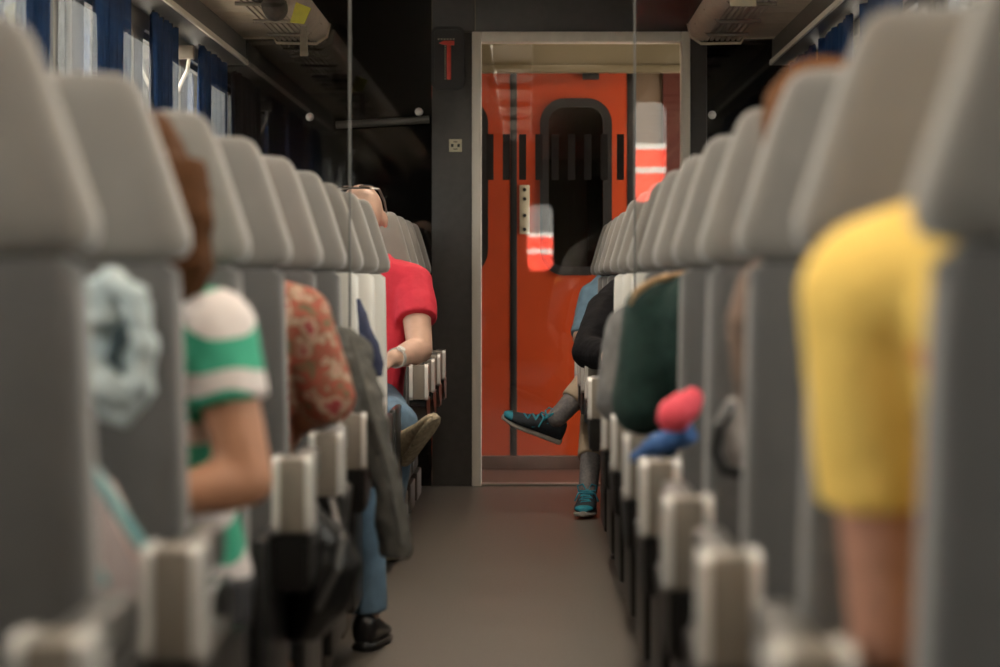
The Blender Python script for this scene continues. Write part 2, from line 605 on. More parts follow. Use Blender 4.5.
# ------------------------------------------------------------------ outside
struct(obj('ground', boxbm(-60, 60, -60, 60, -1.3, -1.2), 'ground'))
for nm, X0, X1 in (('wall_light_block_left', -5.2, -5.0), ('wall_light_block_right', 4.8, 5.0)):
    struct(obj(nm, boxbm(X0, X1, 20, 70, -1.2, 7.0), 'light_block'))  # added dark walls that dim the view through the far windows
tr = empty('parked_carriage', (0, -12.0, -1.2))
tag(tr, 'red carriage with white stripes seen reflected in the glass', 'train')
for z0, z1, m in ((0.4, 2.64, 'trainred'), (2.64, 2.70, 'white'), (2.70, 2.88, 'trainred'), (2.88, 2.94, 'white'), (2.94, 4.2, 'traingrey')):
    obj('body_band', boxbm(-1.3, 1.6, -14, 0, z0, z1), m, tr)
obj('undercarriage', boxbm(-1.1, 1.4, -13.5, -0.4, 0, 0.4), 'rubber', tr)

# ------------------------------------------------------------------ luggage racks
for side, X, sg, lab in (('left', XL, 1, 'luggage rack of beige panels and slats above the left windows'),
                         ('right', XR, -1, 'luggage rack of beige panels and slats above the right windows')):
    rk = empty('luggage_rack', (X, 6.0, 2.2))

    def fx(u0, u1):
        return (u0, u1) if sg > 0 else (-u1, -u0)
    for y1, y0 in zip(EDGES + [-0.75], EDGES[1:] + [-0.75, -2.1]):
        y1_ = min(y1, 13.02)
        a, b = fx(0.0, 0.30)
        obj('shelf_panel', boxbm(a, b, y0 - 6 + 0.004, y1_ - 6 - 0.004, 0.03, 0.045, 0.003), 'rack', rk)
        a, b = fx(0.02, 0.52)
        for yy in (y0 + 0.10, y0 + 0.75):
            bm = bmesh.new()
            tube(bm, [(sg * 0.30, yy - 6, 0.002), (sg * 0.49, yy - 6, 0.0), (sg * 0.555, yy - 6, 0.06)], 0.009)
            obj('cross_tube', bm, 'brushed', rk)
    a, b = fx(0.30, 0.49)
    g = bmesh.new()
    for k in range(7):
        u = 0.312 + k * 0.026
        a, b = fx(u, u + 0.015)
        box(g, a, b, -8.1, 7.02, 0.010, 0.022)
    go = obj('grille', g, 'rackslat', rk)
    go['kind'] = 'stuff'
    a, b = fx(0.30, 0.49)
    obj('tray', boxbm(a, b, -8.1, 7.02, 0.075, 0.085), 'rackdark', rk)
    bm = bmesh.new()
    prof = [(0.488, 0.008), (0.52, 0.012), (0.555, 0.045), (0.562, 0.10), (0.548, 0.10), (0.54, 0.055), (0.512, 0.028), (0.488, 0.024)]
    loft(bm, [[V((sg * u, y, z)) for u, z in prof] for y in (-8.1, 7.02)])
    obj('front_lip', bm, 'rackslat', rk)
    bm = bmesh.new()
    tube(bm, [(sg * u, 7.024, z - 0.004) for u, z in ((0.0, 0.03), (0.29, 0.03), (0.305, 0.004), (0.50, 0.0), (0.552, 0.035), (0.566, 0.10))], 0.007)
    obj('end_trim', bm, 'rack', rk)
    a, b = fx(0.0, 0.14)
    obj('valance', boxbm(a, b, -8.1, 7.15, -0.10, 0.028, 0.006), 'wallgrey', rk)
    a, b = fx(0.14, 0.152)
    obj('curtain_rail', boxbm(a, b, -8.1, 7.15, -0.10, -0.075, 0.002), 'alu', rk)
    tag(rk, lab, 'luggage rack')

# ------------------------------------------------------------------ glass partitions half way down
for X0, X1, rz, rx, lab in ((XL + 0.01, -0.497, 0.0, 0.0, 'clear glass partition standing behind the left seats, its edge a thin light line'),
                            (0.302, XR - 0.01, -1.61, 1.01, 'clear glass partition standing behind the right seats with reflections in it')):
    edge = X1 if X1 < 0 else X0
    gp = empty('glass_partition', (edge, 7.40, 0.67))
    gp.rotation_euler = (math.radians(rx), 0, math.radians(rz))
    a, b = X0 - edge, X1 - edge
    obj('pane', boxbm(a, b, 0, 0.008, 0, 1.54), 'partglass', gp)
    obj('edge_strip', boxbm(-0.0028, 0.0028, -0.001, 0.009, 0, 1.54), 'glassedge', gp)
    obj('bottom_rail', boxbm(a, b, -0.012, 0.02, -0.04, 0.0, 0.003), 'brushed', gp)
    tag(gp, lab, 'glass partition')

# ------------------------------------------------------------------ seats
def seat_meshes(m):
    """meshes of a double bench; aisle edge at local x = 0, window side towards m * x, facing +y"""
    S = {}

    def X(bm):
        if m < 0:
            for v in bm.verts:
                v.co.x = -v.co.x
        return bm

    def back(off):
        rings = []
        for z, w, t in ((0.40, 0.39, 0.08), (0.42, 0.412, 0.105), (0.60, 0.420, 0.12), (0.80, 0.420, 0.115), (0.98, 0.420, 0.105), (1.035, 0.418, 0.10), (1.047, 0.39, 0.075)):
            y = (1.06 - z) * 0.24
            rings.append(sring(off + 0.225, y + 0.01 + t / 2, z, w / 2, t / 2, 6.0, 40))
        return X(loft(bmesh.new(), rings))

    def head(off):
        rings = []
        for z, w, t in ((1.050, 0.40, 0.08), (1.055, 0.435, 0.112), (1.068, 0.450, 0.128), (1.09, 0.450, 0.130), (1.14, 0.420, 0.122), (1.20, 0.385, 0.108),
                        (1.245, 0.356, 0.096), (1.266, 0.340, 0.088), (1.284, 0.326, 0.076), (1.296, 0.306, 0.060), (1.302, 0.28, 0.040), (1.304, 0.23, 0.022)):
            y = -(z - 1.06) * 0.22
            rings.append(sring(off + 0.225, y + 0.006 + 0.13 / 2 - (0.13 - t) * 0.25, z, w / 2, t / 2, 5.0, 40))
        return X(loft(bmesh.new(), rings))

    def cush(off):
        return X(boxbm(off + 0.012, off + 0.44, 0.20, 0.70, 0.33, 0.465, 0.035, 3))
    for nm, off in (('a', 0.0), ('w', 0.475)):
        S['backrest_' + nm] = mesh_of(back(off), 'backrest', 60)
        S['headrest_' + nm] = mesh_of(head(off), 'headrest', 60)
        S['cushion_' + nm] = mesh_of(cush(off), 'seat_cushion')
        S['seam_' + nm] = mesh_of(X(loft(bmesh.new(), [sring(off + 0.225, 0.055, z, 0.195, 0.03, 5, 24) for z in (1.03, 1.07)])), 'seam')
    S['pad'] = mesh_of(X(boxbm(-0.070, -0.030, 0.30, 0.68, 0.650, 0.704, 0.008)), 'armrest')
    for e, yc in (('r', 0.322), ('f', 0.652)):
        S['core_' + e] = mesh_of(X(boxbm(-0.0755, -0.0295, yc - 0.047, yc + 0.047, 0.577, 0.707, 0.003)), 'end_plate')
        for nm, x0 in (('bi', -0.088), ('bo', -0.030)):
            bm = bmesh.new()
            pr = rrect(0.098, 0.137, 0.016, 5, yc, 0.6425)
            loft(bm, [[V((x0, y, z)) for y, z in pr], [V((x0 + 0.013, y, z)) for y, z in pr]])
            es = [q for q in bm.edges if len(q.link_faces) == 2 and q.calc_face_angle(0) > 1.0]
            bmesh.ops.bevel(bm, geom=es, offset=0.005, segments=3, affect='EDGES')
            S[nm + '_' + e] = mesh_of(X(bm), 'side_band')
    bm = bmesh.new()
    pr = [(0.285, 0.578), (0.285, 0.49), (0.30, 0.47), (0.40, 0.47), (0.50, 0.49), (0.60, 0.52), (0.68, 0.55), (0.68, 0.578)]
    loft(bm, [[V((-0.081, y, z)) for y, z in pr], [V((-0.017, y, z)) for y, z in pr]])
    bmesh.ops.bevel(bm, geom=bm.edges[:], offset=0.006, segments=2, affect='EDGES')
    S['side'] = mesh_of(X(bm), 'side_panel')
    S['skirt'] = mesh_of(X(boxbm(-0.016, 0.008, 0.16, 0.64, 0.15, 0.575, 0.006)), 'side_skirt')
    S['base'] = mesh_of(X(boxbm(0.05, 0.90, 0.0, 0.42, 0.0, 0.128, 0.006)), 'base_box')
    S['pan'] = mesh_of(X(boxbm(0.06, 0.90, 0.12, 0.60, 0.129, 0.33, 0.02)), 'under_frame')
    return S


SM = {1: seat_meshes(1), -1: seat_meshes(-1)}
for S in SM.values():
    for k, mm in (('backrest_a', 'fabric_low'), ('backrest_w', 'fabric_low'), ('headrest_a', 'fabric'), ('headrest_w', 'fabric'), ('cushion_a', 'fabric_low'),
                  ('cushion_w', 'fabric_low'), ('seam_a', 'seam'), ('seam_w', 'seam'), ('core_r', 'brushed'), ('core_f', 'brushed'), ('pad', 'pad'), ('bi_r', 'chrome'), ('bo_r', 'chrome'), ('bi_f', 'chrome'), ('bo_f', 'chrome'), ('side', 'black'), ('skirt', 'black'),
                  ('base', 'base'), ('pan', 'black')):
        S[k].materials.append(M[mm])
PALE_BACKS = {}  # backrests in a paler colour for the rows beyond the partition
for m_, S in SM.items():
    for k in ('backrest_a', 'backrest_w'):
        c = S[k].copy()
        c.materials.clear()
        c.materials.append(M['pale_back'])
        PALE_BACKS[(m_, k)] = c


def bench(x, y, m, facing, label, group, pale_back=False, arm=True):
    s = empty('train_seat', (x, y, 0), 0 if facing > 0 else PI)
    mm = m if facing > 0 else -m
    S = SM[mm]
    for nm in ('a', 'w'):
        h = obj('headrest', S['headrest_' + nm], None, s)
        obj('seam', S['seam_' + nm], None, h)
        obj('backrest', PALE_BACKS[(mm, 'backrest_' + nm)] if pale_back else S['backrest_' + nm], None, s)
        obj('seat_cushion', S['cushion_' + nm], None, s)
    if arm:
        e = '_r' if facing > 0 else '_f'
        ar = obj('armrest', S['pad'], None, s)
        obj('end_plate', S['core' + e], None, ar)
        obj('side_band', S['bi' + e], None, ar)
        obj('side_band', S['bo' + e], None, ar)
        obj('side_panel', S['side'], None, s)
    if facing > 0:
        obj('side_skirt', S['skirt'], None, s)
    obj('base_box', S['base'], None, s)
    obj('under_frame', S['pan'], None, s)
    return tag(s, label, 'seat', group)


LY = [2.01 + 0.79 * i for i in range(9)] + [9.02]
RY = [1.94 + 0.79 * i for i in range(9)] + [9.02]
ORD = ['nearest', 'second', 'third', 'fourth', 'fifth', 'sixth', 'seventh', 'eighth', 'ninth', 'tenth']
LNOTE = ['grey double seat nearest the camera on the left, only its armrest end showing',
         'large blurred grey double seat at the left edge of the picture',
         'grey double seat on the left with the pale blue jacket on its back',
         'grey double seat on the left just beyond the woman in green and white',
         'grey double seat on the left in front of the floral sleeve',
         'grey double seat on the left just beyond the floral sleeve',
         'grey double seat on the left beside the hanging grey coat',
         'white-backed grey double seat on the left, first beyond the glass partition',
         'white-backed grey double seat on the left, second beyond the glass partition',
         'white-backed grey double seat on the left, right before the man in red']
RNOTE = ['large blurred grey double seat at the right edge of the picture',
         'grey double seat on the right just beyond the yellow shirt',
         'grey double seat on the right with brown hair showing above it',
         'grey double seat on the right beside the pink pouch',
         'grey double seat on the right just before the dark green sleeve',
         'grey double seat on the right between the dark green and grey sleeves',
         'grey double seat on the right just beyond the grey sleeve',
         'white-backed grey double seat on the right, first beyond the glass partition',
         'white-backed grey double seat on the right, second beyond the glass partition',
         'white-backed grey double seat on the right, just before the black sleeve']
for i in range(10):
    bench(-0.467 if i < 7 else -0.472, LY[i], -1, 1, LNOTE[i], 'seats left of the aisle', pale_back=i > 6, arm=i not in (2, 7, 8, 9))
    bench(0.285 if i else 0.294, RY[i], 1, 1, RNOTE[i], 'seats right of the aisle', pale_back=i > 6, arm=i not in (7, 9))
AY = [10.62, 11.32, 12.02, 12.72]
AL = ['grey double seat facing the camera that the man in red sits on',
      'grey double seat facing the camera, first behind the man in red',
      'grey double seat facing the camera, second behind the man in red',
      'grey double seat facing the camera on the left, against the black end wall']
AR = ['grey double seat facing the camera that the person in black sits on',
      'grey double seat facing the camera, first behind the person in black',
      'grey double seat facing the camera, just before the man in teal-laced trainers',
      'grey double seat facing the camera that the man in teal-laced trainers sits on']
for i in range(4):
    bench(-0.460, AY[i], -1, -1, AL[i], 'seats left of the aisle')
    bench(0.305, AY[i], 1, -1, AR[i], 'seats right of the aisle')

# ------------------------------------------------------------------ shoes
def shoe(parent, pos, toe, up, upper, sole, lace=None, toe_cap=None, size=1.0):
    """a shoe as a part: sole and laces are sub-parts. pos = under the ankle on the sole"""
    t = V(toe).normalized()
    u = (V(up) - t * V(up).dot(t)).normalized()
    r = t.cross(u)
    T = Matrix.Translation(pos) @ Matrix(((r.x, t.x, u.x, 0), (r.y, t.y, u.y, 0), (r.z, t.z, u.z, 0), (0, 0, 0, 1))) @ Matrix.Scale(size, 4)

    def dring(y, w, z0, z1, n=18, cx=0.0):
        out = []
        for i in range(n):
            a = 2 * PI * i / n
            c, s = math.cos(a), math.sin(a)
            zz = z0 + (z1 - z0) * (0.5 + 0.5 * math.copysign(abs(s) ** 0.75, s))
            out.append(V((cx + w * math.copysign(abs(c) ** 0.7, c) * (1.0 if s < 0 else 1 - 0.25 * s), y, zz)))
        return out
    bm = bmesh.new()
    secs = [(-0.088, 0.018, 0.02, 0.075), (-0.082, 0.030, 0.018, 0.098), (-0.06, 0.036, 0.018, 0.104), (-0.02, 0.038, 0.018, 0.098), (0.01, 0.040, 0.018, 0.092),
            (0.05, 0.043, 0.018, 0.078), (0.09, 0.046, 0.018, 0.062), (0.13, 0.043, 0.018, 0.052), (0.16, 0.034, 0.018, 0.045), (0.178, 0.018, 0.02, 0.036)]
    loft(bm, [dring(*s) for s in secs])
    bm.transform(T)
    up_o = obj('shoe', bm, upper, parent, 60)
    bm = bmesh.new()
    loft(bm, [dring(y, w, 0.0 + (0.006 if abs(y) > 0.15 else 0), 0.026) for y, w in
              ((-0.094, 0.018), (-0.085, 0.033), (-0.04, 0.038), (0.03, 0.041), (0.09, 0.049), (0.135, 0.045), (0.165, 0.034), (0.184, 0.014))])
    bm.transform(T)
    obj('sole', bm, sole, up_o, 60)
    if toe_cap:
        bm = bmesh.new()
        loft(bm, [dring(*s) for s in ((0.150, 0.039, 0.024, 0.0495), (0.165, 0.034, 0.024, 0.0455), (0.181, 0.019, 0.024, 0.039))])
        bm.transform(T)
        obj('toe_cap', bm, toe_cap, up_o, 60)
    if lace:
        bm = bmesh.new()
        for k in range(6):
            y = 0.012 + k * 0.0165
            z = 0.094 - k * 0.0072
            s = 1 if k % 2 else -1
            tube(bm, [(-0.026 * s, y - 0.006, z - 0.012), (-0.012 * s, y - 0.002, z + 0.002), (0.012 * s, y + 0.006, z + 0.002), (0.026 * s, y + 0.01, z - 0.012)], 0.0042, 6)
        for s in (-1, 1):
            tube(bm, [(0, 0.01, 0.098), (0.02 * s, 0.0, 0.125), (0.04 * s, 0.01, 0.118), (0.036 * s, 0.02, 0.098), (0.004 * s, 0.014, 0.097)], 0.0038, 6)
            tube(bm, [(0, 0.012, 0.098), (0.035 * s, 0.03, 0.088), (0.050 * s, 0.035, 0.055)], 0.0036, 6)
        for s in (-1, 1):
            tube(bm, [(0.028 * s, 0.0, 0.078), (0.036 * s, 0.03, 0.055), (0.041 * s, 0.06, 0.04)], 0.004, 6)
        bm.transform(T)
        obj('laces', bm, lace, up_o, 60)['kind'] = 'stuff'
    return up_o


# ------------------------------------------------------------------ people
def hand(bm, wrist, d, palm_n, thumb_dir, curl=0.5, s=1.0):
    """palm, four unequal bent fingers and a thumb leaving the side of the palm"""
    d = V(d).normalized()
    pn = (V(palm_n) - d * V(palm_n).dot(d)).normalized()
    t = d.cross(pn).normalized()
    if t.dot(V(thumb_dir)) < 0:
        t = -t
    w = V(wrist)
    for k in range(4):
        o = (1.5 - k) * 0.019 * s
        kn = w + d * 0.088 * s + t * o
        cone(bm, w + d * 0.012 * s + t * o * 0.6, 0.016 * s, kn, 0.0125 * s, 8)
        L = (0.040, 0.045, 0.042, 0.032)[k] * s
        a = curl
        p = kn
        rr = (0.0092, 0.0096, 0.0092, 0.008)[k] * s
        dirv = d
        for j in range(3):
            ang = a * (j + 0.7)
            dirv = (d * math.cos(ang) + pn * math.sin(ang)).normalized()
            q = p + dirv * L * (1.0, 0.72, 0.55)[j]
            cone(bm, p, rr * (1 - 0.08 * j), q, rr * (0.92 - 0.08 * j), 8)
            p = q
    b = w + d * 0.03 * s + t * 0.022 * s
    q1 = b + (d * 0.6 + t * 0.7 + pn * 0.35).normalized() * 0.042 * s
    q2 = q1 + (d * 0.9 + t * 0.2 + pn * 0.4).normalized() * 0.032 * s
    q3 = q2 + (d * 0.95 + pn * 0.5 - t * 0.05).normalized() * 0.026 * s
    cone(bm, b, 0.016 * s, q1, 0.012 * s, 8)
    cone(bm, q1, 0.0115 * s, q2, 0.0105 * s, 8)
    cone(bm, q2, 0.0105 * s, q3, 0.0085 * s, 8)


def torso_rings(J, off=0.0, f=1, top=True):
    pel, ch, nk = J['pelvis'], J['chest'], J['neck']
    wd = J.get('build', 1.0)
    ring = []
    sx = (J['sh_a'] - J['sh_w'])
    sx.z = 0
    sx.normalize()
    sy = V((0, 0, 1)).cross(sx)
    seq = [(pel + V((0, 0, -0.10)), 0.13, 0.10), (pel + V((0, 0, -0.07)), 0.165, 0.125), (pel, 0.172, 0.128), (pel.lerp(ch, 0.35), 0.155, 0.118), (pel.lerp(ch, 0.7), 0.155, 0.115),
           (ch, 0.165, 0.118), (ch.lerp(nk, 0.45), 0.165, 0.105), (ch.lerp(nk, 0.75), 0.135, 0.085)]
    if top:
        seq.append((nk + V((0, 0, 0.0)), 0.075, 0.062))
    for p, a, b in seq:
        a, b = a * wd + off, b * wd + off
        r = []
        for i in range(24):
            an = 2 * PI * i / 24
            c, s = math.cos(an), math.sin(an)
            r.append(p + sx * a * math.copysign(abs(c) ** 0.8, c) + sy * b * math.copysign(abs(s) ** 0.8, s))
        ring.append(r)
    return ring


def seated(x, y, s, f, **ov):
    """joints of a seated figure: x = seat centre, y = row, s = direction of the aisle, f = direction faced"""
    def P(dx, dy, z):
        return V((x + s * dx, y + f * dy, z))
    J = dict(pelvis=P(0, 0.43, 0.565), chest=P(0, 0.335, 0.86), neck=P(0, 0.27, 1.08), head=P(0, 0.245, 1.195),
             sh_a=P(0.165, 0.31, 1.0), sh_w=P(-0.165, 0.31, 1.0), el_a=P(0.225, 0.37, 0.735), el_w=P(-0.215, 0.37, 0.74),
             wr_a=P(0.10, 0.58, 0.66), wr_w=P(-0.10, 0.58, 0.65),
             hip_a=P(0.085, 0.45, 0.545), hip_w=P(-0.085, 0.45, 0.545), kn_a=P(0.10, 0.85, 0.53), kn_w=P(-0.09, 0.85, 0.53),
             an_a=P(0.10, 0.82, 0.10), an_w=P(-0.09, 0.80, 0.10),
             look=V((0, f, -0.12)), f=f, s=s, up=V((0, 0, 1)))
    J.update(ov)
    return J


def person(label, J, skin, shirt, trousers, shoe_m='black', sleeve=0.75, hs=1.0, hair=None, hair_style='short', head_h=1.0, sole='black', shoe_size=1.0,
           arm=1.0, lace=None, toe_cap=None, sock=None, shoes=None, folds=0.010, hands=True, flare=0.0, hem_z=0.10, trouser_end=0.86):
    root = empty('person')
    s, f = J['s'], J['f']
    look = J['look'].normalized()
    up = (J['up'] - look * J['up'].dot(look)).normalized()
    right = look.cross(up)
    R = Matrix((right, look, up)).transposed()
    hc = J['head']

    def HP(a, b, c):
        return hc + R @ V((a, b, c)) * hs
    # body: head with brow, nose, lips, chin and ears, neck, trunk, arms with hands, legs
    bm = bmesh.new()
    blob(bm, HP(0, -0.012, 0.028), 0.077 * hs, 0.096 * hs, 0.092 * hs, R)
    blob(bm, HP(0, 0.018, -0.035), 0.062 * hs, 0.075 * hs, 0.082 * hs, R)
    cone(bm, HP(0, 0.055, -0.085), 0.026, HP(0, 0.035, -0.080), 0.045)
    cone(bm, HP(0, 0.090, 0.012), 0.011, HP(0, 0.108, -0.026), 0.0155)
    cone(bm, HP(-0.035, 0.076, 0.024), 0.013, HP(0.035, 0.076, 0.024), 0.013)
    cone(bm, HP(-0.016, 0.088, -0.057), 0.008, HP(0.016, 0.088, -0.057), 0.008)
    cone(bm, HP(-0.014, 0.086, -0.068), 0.009, HP(0.014, 0.086, -0.068), 0.009)
    for e in (-1, 1):
        blob(bm, HP(e * 0.080, -0.012, -0.012), 0.012 * hs, 0.021 * hs, 0.033 * hs, R)
    cone(bm, J['neck'] - V((0, 0, 0.03)), 0.060, HP(0, -0.02, -0.05), 0.050)
    loft(bm, torso_rings(J, 0.0, f))
    for q in 'aw':
        cone(bm, J['neck'] + V((0, 0, -0.05)), 0.055, J['sh_' + q], 0.052 * arm)
        cone(bm, J['sh_' + q], 0.052 * arm, J['el_' + q], 0.041 * arm)
        fw = J['el_' + q].lerp(J['wr_' + q], 0.3)
        cone(bm, J['el_' + q], 0.040 * arm, fw, 0.043 * arm)
        cone(bm, fw, 0.043 * arm, J['wr_' + q], 0.027 * arm)
        if hands:
            hd = J.get('hd_' + q, (J['wr_' + q] - J['el_' + q]).normalized() + V((0, 0, -0.35)))
            hand(bm, J['wr_' + q], hd, V((0, 0, -1)), V((s if q == 'w' else -s, 0, 0.3)), 0.45)
        cone(bm, J['hip_' + q], 0.080, J['kn_' + q], 0.055)
        cone(bm, J['kn_' + q], 0.052, J['kn_' + q].lerp(J['an_' + q], 0.35), 0.053)
        cone(bm, J['kn_' + q].lerp(J['an_' + q], 0.35), 0.053, J['an_' + q], 0.035)
    body = obj('body', fuse(bm, 'body', 0.0075, 4), SKIN[skin], root)
    # eyes
    for e in (-1, 1):
        bm = bmesh.new()
        blob(bm, HP(e * 0.031, 0.078, 0.006), 0.012, 0.012, 0.012)
        obj('eye', bm, 'white', root)
    # shirt
    bm = bmesh.new()
    loft(bm, torso_rings(J, 0.014, f))
    for q in 'aw':
        cone(bm, J['neck'] + V((0, 0, -0.055)), 0.062, J['sh_' + q], 0.066 * arm)
        if sleeve <= 1.0:
            e = J['sh_' + q].lerp(J['el_' + q], sleeve)
            cone(bm, J['sh_' + q], 0.066 * arm, e, 0.056 * arm + flare, round1=False)
        else:
            cone(bm, J['sh_' + q], 0.066 * arm, J['el_' + q], 0.054 * arm)
            cone(bm, J['el_' + q], 0.054 * arm, J['el_' + q].lerp(J['wr_' + q], sleeve - 1.0), 0.040 * arm, round1=False)
    obj('shirt', fuse(bm, 'shirt', 0.008, 3, folds, 0.07), shirt, root)
    # trousers
    bm = bmesh.new()
    loft(bm, torso_rings(J, 0.018, f, False)[:3])
    for q in 'aw':
        cone(bm, J['hip_' + q], 0.098, J['kn_' + q], 0.074)
        e = J['kn_' + q].lerp(J['an_' + q], trouser_end)
        cone(bm, J['kn_' + q], 0.074, e, 0.060, round1=False)
    obj('trousers', fuse(bm, 'trousers', 0.008, 3, folds * 1.2, 0.09), trousers, root)
    # socks and shoes
    for q in 'aw':
        if sock:
            bm = bmesh.new()
            cone(bm, J['kn_' + q].lerp(J['an_' + q], 0.62), 0.050, J['an_' + q], 0.043, round0=False)
            obj('sock', fuse(bm, 'sock', 0.006, 2, 0.004, 0.03), sock, root)
        if shoes and q in shoes:
            toe, upv = shoes[q]
            toe, upv = V(toe), V(upv)
        else:
            toe, upv = V((0.12 * s * (1 if q == 'a' else -1), f, 0)), V((0, 0, 1))
        uu = (upv - toe.normalized() * upv.dot(toe.normalized())).normalized()
        base = J['an_' + q] - uu * 0.098 * shoe_size + toe.normalized() * 0.03
        shoe(root, base, toe, upv, shoe_m, sole, lace, toe_cap, shoe_size)
    # hair
    if hair:
        bm = bmesh.new()
        blob(bm, HP(0, -0.022, 0.040), 0.088, 0.104, 0.094, R)
        blob(bm, HP(0, -0.055, -0.01), 0.080, 0.068, 0.085, R)
        if hair_style == 'long':
            for a in range(-3, 4):
                tube(bm, [HP(0.024 * a, -0.085, 0.03), HP(0.027 * a, -0.105, -0.06), HP(0.026 * a, -0.100, -0.12), HP(0.022 * a, -0.085, -0.175)], [0.035, 0.035, 0.030, 0.012], 10)
            for e in (-1, 1):
                tube(bm, [HP(e * 0.075, -0.02, 0.03), HP(e * 0.088, -0.02, -0.06), HP(e * 0.094, -0.02, -0.12), HP(e * 0.088, -0.01, -0.17)], [0.026, 0.030, 0.030, 0.010], 10)
        obj('hair', fuse(bm, 'hair', 0.007, 3, 0.012, 0.025), hair, root)
    settle(root, (J['pelvis'].x, J['pelvis'].y, 0.0))
    return tag(root, label, 'person')


H_BROWN = mat('brown_hair', (0.075, 0.032, 0.013), 0.7, spec=0.08, vary=0.35, scale=40, stretch=(6, 6, 1))
H_DARK = mat('dark_hair', (0.03, 0.018, 0.012), 0.55, vary=0.3, scale=40, stretch=(6, 6, 1))
H_TAN = mat('auburn_hair', (0.12, 0.048, 0.016), 0.7, spec=0.08, vary=0.3, scale=40, stretch=(6, 6, 1))
JEANS = mat('blue_denim', (0.115, 0.19, 0.27), 0.85, vary=0.25, scale=14, bump=0.3, bscale=300)
DARKP = mat('dark_trousers', (0.03, 0.028, 0.03), 0.85, vary=0.2, scale=20)
BEIGE_P = mat('beige_trousers', (0.42, 0.33, 0.235), 0.85, vary=0.12, scale=14, bump=0.3, bscale=250)
T_GREEN = mat_pattern('green_white_print', [(0.0, (0.045, 0.36, 0.22)), (0.60, (0.045, 0.36, 0.22)), (0.64, (0.70, 0.63, 0.60))], 3.0, 'wave')
T_FLORAL = mat_pattern('floral_print', [(0.0, (0.06, 0.04, 0.03)), (0.38, (0.16, 0.12, 0.06)), (0.46, (0.38, 0.07, 0.045)), (0.52, (0.22, 0.11, 0.06)), (0.58, (0.48, 0.34, 0.24)), (0.66, (0.30, 0.04, 0.04))], 24, 'noise', detail=3)
T_RED = mat('red_cotton', (0.66, 0.028, 0.055), 0.8, vary=0.08, scale=12, bump=0.2, bscale=60)
T_YELLOW = mat_pattern('yellow_cotton', [(0.0, (0.90, 0.59, 0.13)), (0.66, (0.90, 0.60, 0.14)), (0.72, (0.72, 0.30, 0.06))], 9, 'noise', detail=1)
T_DGREEN = mat('dark_green_knit', (0.004, 0.024, 0.018), 0.9, vary=0.25, scale=60, bump=0.4, bscale=200)
T_GREY = mat('grey_knit', (0.13, 0.125, 0.12), 0.9, vary=0.2, scale=40)
T_BLACK = mat('black_cloth', (0.007, 0.006, 0.007), 0.85, spec=0.15, vary=0.3, scale=20, bump=0.3, bscale=60)
T_DENIM = mat('light_denim_shirt', (0.20, 0.33, 0.44), 0.85, vary=0.15, scale=20)
T_BROWN = mat('brown_knit', (0.16, 0.10, 0.07), 0.9, vary=0.2, scale=30)
SNEAK = mat('dark_mesh_trainer', (0.018, 0.024, 0.032), 0.7, vary=0.3, scale=90, bump=0.4, bscale=400)
TEAL = mat('teal_rubber', (0.01, 0.22, 0.30), 0.6, vary=0.15, scale=30)
SOLE_W = mat('pale_sole', (0.42, 0.39, 0.36), 0.7, vary=0.15, scale=30)
SOCK = mat('grey_sock', (0.16, 0.15, 0.15), 0.9, vary=0.2, scale=90)
SOLE_T = mat('worn_tan_sole', (0.33, 0.27, 0.18), 0.8, vary=0.35, scale=60, bump=0.5, bscale=90)
LEATHER = mat('black_leather', (0.014, 0.012, 0.012), 0.35, vary=0.2, scale=30)

# woman in the green and white shirt, third bench on the left
d = LY[2]
J = seated(-0.64, d, 1, 1)
J.update(head=at(140, 178, 4.0) + V((0, 0, 0)), neck=V((-0.60, d + 0.33, 1.02)), chest=V((-0.615, d + 0.46, 0.82)), pelvis=V((-0.615, d + 0.52, 0.565)),
         sh_a=at(214, 332, 3.93), el_a=at(247, 480, 3.90), wr_a=at(160, 500, 3.86), sh_w=V((-0.80, 4.02, 0.985)), look=V((-0.25, 1, -0.2)))
J['head'] = V((-0.592, 3.92, 1.145))
person('woman with brown hair in a green and white print shirt, bare arm bent', J, 'tan', T_GREEN, DARKP, sleeve=0.50, hair=H_BROWN, hair_style='long', arm=0.98, flare=0.006)

# floral shirt
d = LY[4]
J = seated(-0.66, d, 1, 1)
J.update(sh_a=at(298, 320, 5.50), el_a=at(328, 398, 5.52), wr_a=at(296, 424, 5.60), chest=V((-0.66, d + 0.335, 0.86)), neck=V((-0.635, d + 0.27, 1.06)), head=V((-0.66, d + 0.24, 1.17)))
person('person in a red and tan floral long-sleeved shirt, hand on the armrest', J, 'tan', T_FLORAL, DARKP, sleeve=1.45, hair=H_DARK, arm=1.1)

# jeans and black shoes beneath the grey coat
d = LY[6]
J = seated(-0.75, d, 1, 1, )
J.update(kn_a=V((-0.475, d + 0.55, 0.53)), an_a=V((-0.445, 7.33, 0.10)), hip_a=V((-0.60, d + 0.40, 0.545)), head=V((-0.76, d + 0.24, 1.15)), neck=V((-0.755, d + 0.27, 1.04)), wr_a=V((-0.66, d + 0.46, 0.67)), wr_w=V((-0.84, d + 0.46, 0.67)), hd_a=V((-0.8, 0.3, -0.5)), hd_w=V((0.8, 0.3, -0.5)))
person('seated person with jeans and a black shoe below the grey coat', J, 'pale', T_GREY, JEANS, shoe_m=LEATHER, sleeve=1.8, hair=H_DARK, trouser_end=0.99)

